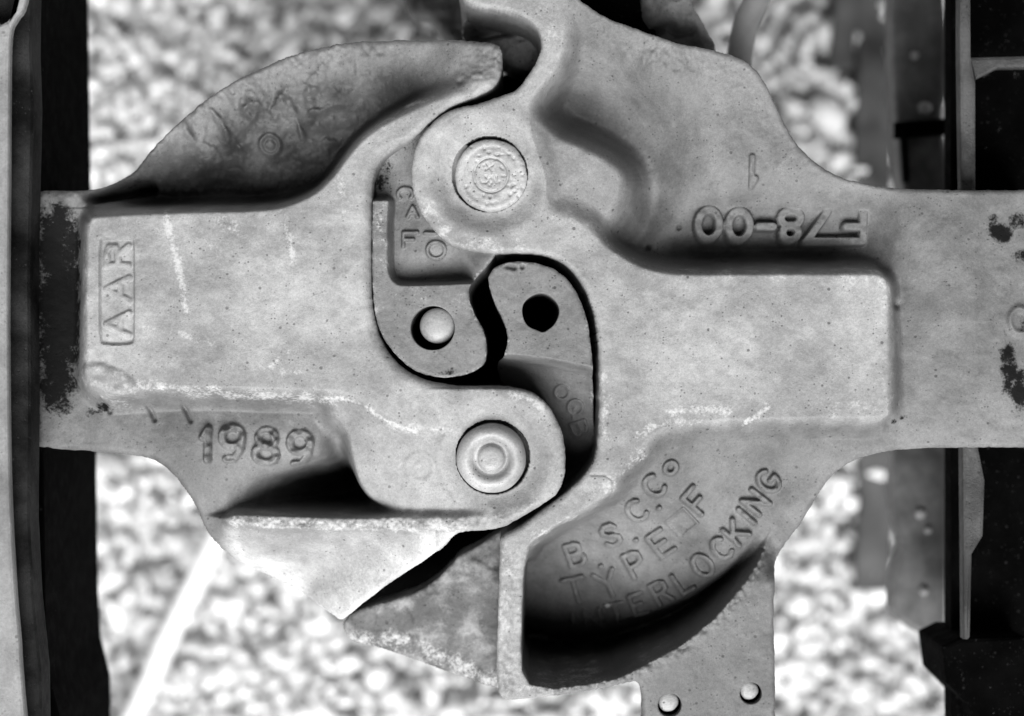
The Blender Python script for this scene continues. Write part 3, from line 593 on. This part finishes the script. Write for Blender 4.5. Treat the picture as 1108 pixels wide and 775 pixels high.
# flange under the arm: eyes for the two pins
hole = np.full(g.X.shape, 1e3)
yy = g.Y - W([(0, 269)], -90)[0][1]; g.h -= 24 * np.exp(-(yy / 9) ** 2) * sstep(715, 765, g.X) * (1 - sstep(905, 945, g.X))
for (u, v, rr) in ((812.5, 750.5, 12.2), (724.5, 763, 13.2)):
    c = W([(u, v)], -64)[0]; hole = np.minimum(hole, np.hypot(g.X - c[0], g.Y - c[1]) - rr)
g.roughen(1.4, .6, 23)
up = (g.Y < 190) * (g.X > 640) * (1 - .75 * sstep(720, 780, g.X)); g.h += up * np.exp(-((g.o + 14) / 22) ** 2) * (2.6 * vnoise(g.X, g.Y, 7, 95) + 2.0 * vnoise(g.X, g.Y, 3.4, 96))
g.round_edge(6)
g.scuffs([([(725, 448), (760, 442), (790, 446)], 4, .9), ([(800, 462), (816, 452), (832, 440)], 3, .95), ([(690, 470), (720, 458), (760, 455)], 4, .8), ([(640, 535), (665, 520), (690, 490)], 6, .7), ([(652, 404), (655, 440), (654, 470)], 4, .75), ([(920, 300), (950, 298), (960, 320), (962, 350)], 7, .62), ([(740, 296), (830, 298), (930, 298)], 6, .5),
          ([(552, 600), (552, 660), (551, 740)], 10, .62), ([(580, 585), (620, 560)], 8, .6), ([(560, 748), (600, 748), (650, 742)], 5, .62), ([(700, 722), (730, 705)], 5, .5), ([(455, 215), (470, 240), (500, 262), (560, 268)], 7, .62), ([(600, 236), (640, 245), (670, 275), (700, 292)], 4, .55), ([(585, 60), (596, 30), (580, 5)], 8, .5), ([(900, 440), (950, 440), (955, 420)], 10, .5)], 0)
g.scuffs([([(661.5, 666), (661.6, 667.5)], 2.2, 1.6)], -98)
g.grimes([(1082, 252, 16, 14, .85), (1100, 240, 18, 12, .72), (1090, 395, 13, 36, .8), (1102, 425, 14, 34, .78), (1108, 280, 16, 14, .6), (1075, 240, 10, 10, .55), (1112, 345, 18, 30, .55), (965, 456, 5, 4, .7), (978, 452, 9, 5, .5), (660, 190, 22, 20, .2)])
c = W([(1102, 347)], -42)[0]; q = np.hypot(g.X - c[0], (g.Y - c[1]) * .8); g.h += 4 * np.exp(-((q - 11) / 3) ** 2)
g.region((g.X > W([(975, 300)], -42)[0][0]) & (g.Y > 0), 'shank')
def botR(x, y): return np.where((y > 735) & (x > 690), -78.0, -330.0)
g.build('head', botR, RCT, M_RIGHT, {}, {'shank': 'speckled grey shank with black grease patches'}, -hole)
pc2 = W([(531.2, 189.6)], -3)[0]; aa = np.linspace(0, 2 * math.pi, 60, endpoint=False)
pf = Field(np.c_[pc2[0] + 39.2 * np.cos(aa) * (1 + .006 * np.sin(3 * aa)), pc2[1] + 39.2 * np.sin(aa) * (1 + .006 * np.sin(5 * aa))], .8)
r = np.hypot(pf.X - pc2[0], pf.Y - pc2[1]); pf.h += -2.6 - 2.2 * np.exp(-((r - 18.6) / 1.1) ** 2) - 1.5 * sstep(30, 39, r) ** 2 - .8 * np.exp(-((r - 30) / 3) ** 2)
pf.text(glyph('X', 529.5, 181, 7, 7, 10, -3) + glyph('X', 528.5, 194.5, 5.5, 7, 0, -3) + glyph('N', 535, 194.5, 5, 7, 0, -3) + glyph('-', 543, 182, 3.5, 3, 40, -3), -2.2, 1.6, 1.0)
for q in range(46):
    a_, r_ = rng.uniform(0, 6.283), 38 * math.sqrt(rng.uniform(.03, 1)); x_, y_ = pc2[0] + r_ * math.cos(a_), pc2[1] + r_ * math.sin(a_)
    pf.h -= rng.uniform(.8, 2.4) * np.exp(-(((pf.X - x_) / rng.uniform(.8, 2.0)) ** 2 + ((pf.Y - y_) / rng.uniform(.8, 1.8)) ** 2))
pf.roughen(.9, .7, 73); pf.round_edge(3.2)
pf.build('knuckle_pin', -60, RCT, M_PIN)
for (u, v, rr) in ((810.8, 747.6, 10.2), (723.2, 759.6, 11.2)):
    lathe('dark_backing', [(0, 0), (15, 0), (17.5, -1), (18, -3), (18, -26)], u, v, -82, RCT, M_DARK, 32)  # dark disc added below each eye so its gap stays black
    lathe('flange_pin', [(0, .4), (rr * .6, .2), (rr * .88, -.7), (rr, -3), (rr, -13)], u, v, -68, RCT, M_PIN, 32, .02)
# its knuckle
KR = catmull(W([(425, 152, -12), (414, 168, -12), (406, 185, -12), (403, 210, -12), (402.5, 260, -12), (403, 310, -12), (406, 340, -12), (414, 364, -12), (428, 384, -12), (446, 399, -12), (468, 407, -12), (490, 408, -12), (508, 404, -12), (521, 396, -12), (526, 385, -12), (526, 370, -12), (521, 354, -12), (513, 339, -12), (508, 324, -12), (509, 309, -12),
     (518, 296, -12), (530, 284, -14), (540, 262, -14), (540, 220, -14), (500, 150, -14), (460, 135, -14)]), True, 5)
k = Field(KR, 1.0); k.h += -12
POC = catmull(W([(424, 218, -12), (423, 240, -12), (423, 280, -12), (424, 294, -12), (430, 303, -12), (442, 305, -12), (480, 304, -12), (508, 303, -12), (530, 306, -12), (560, 280, -12), (540, 180, -12), (470, 130, -12), (424, 140, -12), (395, 180, -12), (396, 210, -12), (410, 213, -12), (420, 213, -12)]), True, 4)
pz = tps([(430, 180, -44), (430, 230, -42), (430, 270, -42), (435, 295, -46), (470, 298, -52), (500, 298, -58), (470, 270, -36), (490, 280, -38), (515, 290, -22), (500, 240, -32), (450, 160, -28), (530, 270, -16)])
k.plateau(POC, pz, 5, 3)
k.text(glyph('C', 438, 209, 13, 16, 90, -30) + glyph('A', 446, 229, 11, 11, 0, -30) + glyph('F', 444.5, 259, 17, 15, 0, -32) + glyph('-', 465.5, 252.5, 11, 4, 0, -34) + glyph('O', 472, 271, 19, 18, 0, -36), 6.5, 2.6, 1.6, 'knuckle_lettering')
hc = W([(468, 355)], -12)[0]; hole = np.hypot(k.X - hc[0], k.Y - hc[1]) - 24.2
k.roughen(1.2, .7, 33); k.round_edge(3.5)
k.scuffs([([(413, 222), (412, 260), (413, 300)], 7, .45), ([(430, 320), (470, 318), (505, 320)], 12, .3), ([(512, 334), (517, 345)], 2.5, 1.2)], -12)
k.grimes([(413, 190, 16, 28, .6), (440, 160, 26, 16, .5), (430, 240, 14, 30, .2), (480, 402, 40, 6, .4)], -20)
k.scuff = np.maximum(k.scuff, .5 * np.exp(-(k.o / 3.0) ** 2)); k.build('knuckle', -260, RCT, M_KNUCKLE, {}, {}, -hole)
lathe('lock_pin', [(0, -2.6), (6, -2.8), (12, -3.6), (16.5, -5.4), (18.6, -8), (19.4, -12), (19.4, -120)], 473, 352.5, -16, RCT, M_PLUG, 48)
# scabbed bottom shelf and the flange of the lower lug
SH = catmull(W([(370, 678, -118), (382, 664, -118), (402, 656, -118), (424, 650, -118), (458, 637, -116), (483, 617, -114), (498, 601, -112), (518, 591, -110), (545, 574, -108), (553, 575, -108), (554, 600, -108), (554, 730, -110), (552, 745, -110), (541, 746, -112), (510, 738, -114), (476, 726, -117), (440, 712, -120), (408, 702, -122), (380, 694, -124)]), True, 3)
h = Field(SH, 1.6); h.base([(375, 680, -128), (425, 650, -118), (500, 600, -112), (570, 580, -110), (570, 740, -114), (500, 730, -126), (430, 705, -132), (450, 660, -118), (500, 670, -116)])
h.h += 3 * vnoise(h.X, h.Y, 40, 41) + 1.2 * vnoise(h.X, h.Y, 11, 42) + .8 * vnoise(h.X, h.Y, 5, 43); q = sstep(.02, .12, vnoise(h.X, h.Y, 38, 44) + .4 * vnoise(h.X, h.Y, 12, 45)); h.h += 2.2 * q; h.round_edge(5)
h.scuff = .7 * sstep(0, 1, 1 - np.clip(np.abs(sdf(h.X, h.Y, W([(360, 690, -120), (440, 690, -120), (545, 735, -120), (545, 790, -120), (360, 760, -120)])) + 6) / 22, 0, 1))
h.build('bottom_shelf', -190, RCT, M_SHELF)
# rough lug that hangs below the notch
LUG = catmull(W([(505, 22, -150), (530, 12, -150), (560, 8, -150), (600, 20, -150), (610, 50, -150), (600, 78, -150), (566, 76, -150), (540, 62, -150), (512, 48, -150), (500, 36, -150)]), True, 4)
h = Field(LUG, 1.6); h.base([(505, 30, -150), (560, 20, -146), (600, 50, -150), (550, 60, -156), (520, 45, -160)]); q = stroke_d(h.X, h.Y, [W([(506, 44, -150), (530, 36, -150), (560, 30, -150), (580, 24, -150)])]); h.h += 5 * vnoise(h.X, h.Y, 9, 46) + 3 * vnoise(h.X, h.Y, 4, 47) - 22 * np.exp(-((q / 5) ** 2)); h.round_edge(8)
h.build('lower_lug', -260, RCT, M_KNUCKLE)

# ================================================================== car ends
LE = thing('railcar_end', 'black end of the left railcar with a pale grey sill along its outer edge', 'railcar end', 0, 390, -200)
def box(name, u0, v0, u1, v1, z1, z0, parent, mat, bev=3, **kw):
    return slab(name, W([(u0, v0), (u1, v0), (u1, v1), (u0, v1)], z1), z1, z0, parent, mat, bev, **kw)
slab('end_plate', W([(14, -90, -400), (94, -90, -400), (95, 0, -400), (98, 203, -400), (104, 490, -400), (106, 640, -400), (109, 690, -400), (119, 730, -400), (120, 760, -400), (114, 860, -400), (14, 860, -400)]), -90, -400, LE, M_DARK, 4)
slab('striker', W([(20, -90, -30), (46, -90, -30), (44, 60, -30), (46, 120, -30), (44, 206, -30), (42, 300, -30), (43, 430, -30), (42, 560, -30), (46, 640, -30), (54, 720, -30), (56, 860, -30), (0, 860, -30), (0, -90, -30)]), 20, -30, LE, M_STRIKER, 7)
slab('sill', catmull(W([(-60, 40, 60), (0, 27, 60), (17, 0, 60), (30, -90, 60), (42, -90, 60), (28, 0, 60), (18, 20, 60), (11, 38, 60), (9.5, 100, 60), (9, 200, 60), (8, 350, 60), (10, 520, 60), (16, 640, 60), (22, 720, 60), (24, 860, 60), (-60, 860, 60)]), True, 4), 60, 46, LE, M_SILL, 4)
RE = thing('railcar_end', 'black end of the right railcar behind a rusty grey upright flange', 'railcar end', 1080, 390, -200)
slab('end_plate', W([(1022, -90, -260), (1200, -90, -260), (1200, 860, -260), (1022, 860, -260)]), -220, -260, RE, M_DARK, 3)
slab('flange', W([(1038, -90, -100), (1050, -90, -100), (1051, 60, -100), (1056, 90, -100), (1056, 200, -100), (1058, 480, -100), (1066, 520, -100), (1064, 580, -100), (1052, 600, -100), (1050, 690, -100), (1043, 692, -100), (1041, 480, -100), (1040, 200, -100), (1038, 60, -100)]), -100, -120, RE, metal('rusty_grey_flange', .02, .07, speck=.9, bump=.8), 4)
slab('rib', W([(1050, 62, -104), (1200, 58, -104), (1200, 72, -104), (1080, 74, -104), (1056, 86, -104)]), -104, -120, RE, metal('rusty_grey_rib', .02, .05, speck=.9, bump=.8), 4)
slab('lower_bracket', W([(1020, 700, -150), (1040, 690, -150), (1110, 690, -150), (1110, 860, -150), (1070, 860, -150), (1050, 765, -150), (1025, 740, -150)]), -150, -300, RE, M_DARK, 6)
slab('brake_beam', catmull(W([(970, -120, -500), (1000, -120, -500), (1022, 0, -500), (1026, 90, -500), (1020, 130, -500), (1030, 205, -500), (1032, 400, -500), (1026, 480, -500), (1024, 640, -500), (1016, 690, -500), (972, 670, -500), (968, 632, -500), (978, 592, -500), (968, 552, -500), (970, 480, -500), (984, 300, -500), (972, 160, -500), (966, 60, -500)]), True, 3), -500, -560, RE, metal('dusty_grey_beam', .06, .16, speck=.6), 8)

M_BOLT = metal('pale_bolt', .2, .4, speck=.6)
for (u, v, rr) in ((1001, 117, 9), (990, 60, 6), (996, 556, 7), (1004, 574, 5), (1000, 640, 6)):
    lathe('bolt', [(0, 5), (rr * .6, 4), (rr, 1), (rr * 1.05, -8)], u, v, -496, RE, M_BOLT, 10, .08)
slab('beam_strap', W([(968, 132, -490), (1024, 128, -490), (1024, 146, -490), (968, 150, -490)], -490), -490, -500, RE, M_DARK, 2)
slab('beam_clip', W([(976, 140, -480), (982, 139, -480), (985, 196, -480), (979, 197, -480)], -480), -480, -500, RE, M_DARK, 2)
# ================================================================== loose things round the couplers
def top_thing(o, label, cat, group=None):
    o['label'] = label; o['category'] = cat
    if group: o['group'] = group
    return o
def wpt(u, v, z): p = W([(u, v)], z)[0]; return (p[0], p[1], z)
def spline(pts, n=8):
    P = np.array(pts); out = []
    for i in range(len(P) - 1):
        a, b, c, d = P[max(i - 1, 0)], P[i], P[i + 1], P[min(i + 2, len(P) - 1)]
        for t in np.linspace(0, 1, n, endpoint=False): out.append(.5 * ((2 * b) + (c - a) * t + (2 * a - 5 * b + 4 * c - d) * t * t + (3 * b - a - 3 * c + d) * t ** 3))
    out.append(P[-1]); return np.array(out)
top_thing(tube('air_hose', spline([wpt(835, -70, -190), wpt(822, -10, -220), wpt(806, 30, -250), wpt(799, 75, -300), wpt(800, 130, -380)]), 15.5, None, M_RUBBER), 'curved grey rubber air hose disappearing behind the shoulder of the right coupler', 'hose')
top_thing(tube('pipe', spline([wpt(100, 850, -1290), wpt(150, 765, -1290), wpt(185, 685, -1280), wpt(232, 590, -1270), wpt(262, 520, -1262)]), 19, None, M_ROD), 'pale straight pipe lying on the gravel below the left coupler', 'pipe')
HB = thing('hose_bracket', 'dark cast hose bracket behind the top edge of the right coupler', 'bracket', 700, 10, -200)
slab('bracket_arm', catmull(W([(600, -60, -150), (690, -60, -150), (700, 0, -150), (708, 20, -150), (704, 60, -150), (640, 40, -150), (610, 10, -150)]), True, 3), -150, -230, HB, M_DARK, 6)
EN = catmull(W([(690, -60, -130), (730, -50, -130), (748, 0, -130), (764, 28, -130), (776, 52, -130), (760, 66, -130), (720, 60, -130), (700, 40, -130), (694, 0, -130)]), True, 4)
h = Field(EN, 1.6); h.base([(710, -40, -132), (720, 10, -128), (745, 25, -134), (765, 50, -140), (710, 40, -150)]); h.h += 7 * vnoise(h.X, h.Y, 14, 48) + 4 * vnoise(h.X, h.Y, 6, 49) - 14 * np.exp(-(stroke_d(h.X, h.Y, [W([(708, 34, -130), (722, 26, -130), (736, 34, -130), (748, 32, -130)])]) / 5) ** 2); h.round_edge(10)
h.build('bracket_end', -200, HB, M_KNUCKLE)
h = Field(catmull(W([(438, -40, -420), (500, -50, -420), (512, -10, -420), (520, 30, -420), (505, 52, -420), (480, 40, -420), (462, 14, -420), (440, 8, -420)]), True, 4), 1.8); h.base([(450, -30, -420), (500, -20, -410), (510, 40, -425)]); h.h += 14 * vnoise(h.X, h.Y, 22, 53) + 5 * vnoise(h.X, h.Y, 8, 54); h.round_edge(14)
o = h.build('hose_coupling', -500, None, M_KNUCKLE)['hose_coupling']; top_thing(o, 'dark hose coupling hanging low between the tips of the two coupler arms', 'hose coupling')
def sleeper(name, u0, v0, u1, v1, z, label, th=90):
    P = W([(u0, v0), (u0 + 4, (v0 + v1) / 2), (u0 - 2, v1), (u1, v1), (u1 + 5, (v0 + v1) / 2), (u1 - 3, v0)], z)
    top_thing(slab(name, P, z, z - th, None, M_WOOD, 7), label, 'timber')
sleeper('timber', 926, 440, 964, 640, -1362, 'dark weathered timber lying in the gravel below the shank of the right coupler')
sleeper('timber', 899, -60, 924, 74, -1356, 'short black timber end sticking up near the top edge beside the air hose')
sleeper('timber', 924, -60, 964, 225, -1366, 'grey weathered timber half sunk in the gravel above the shank of the right coupler')
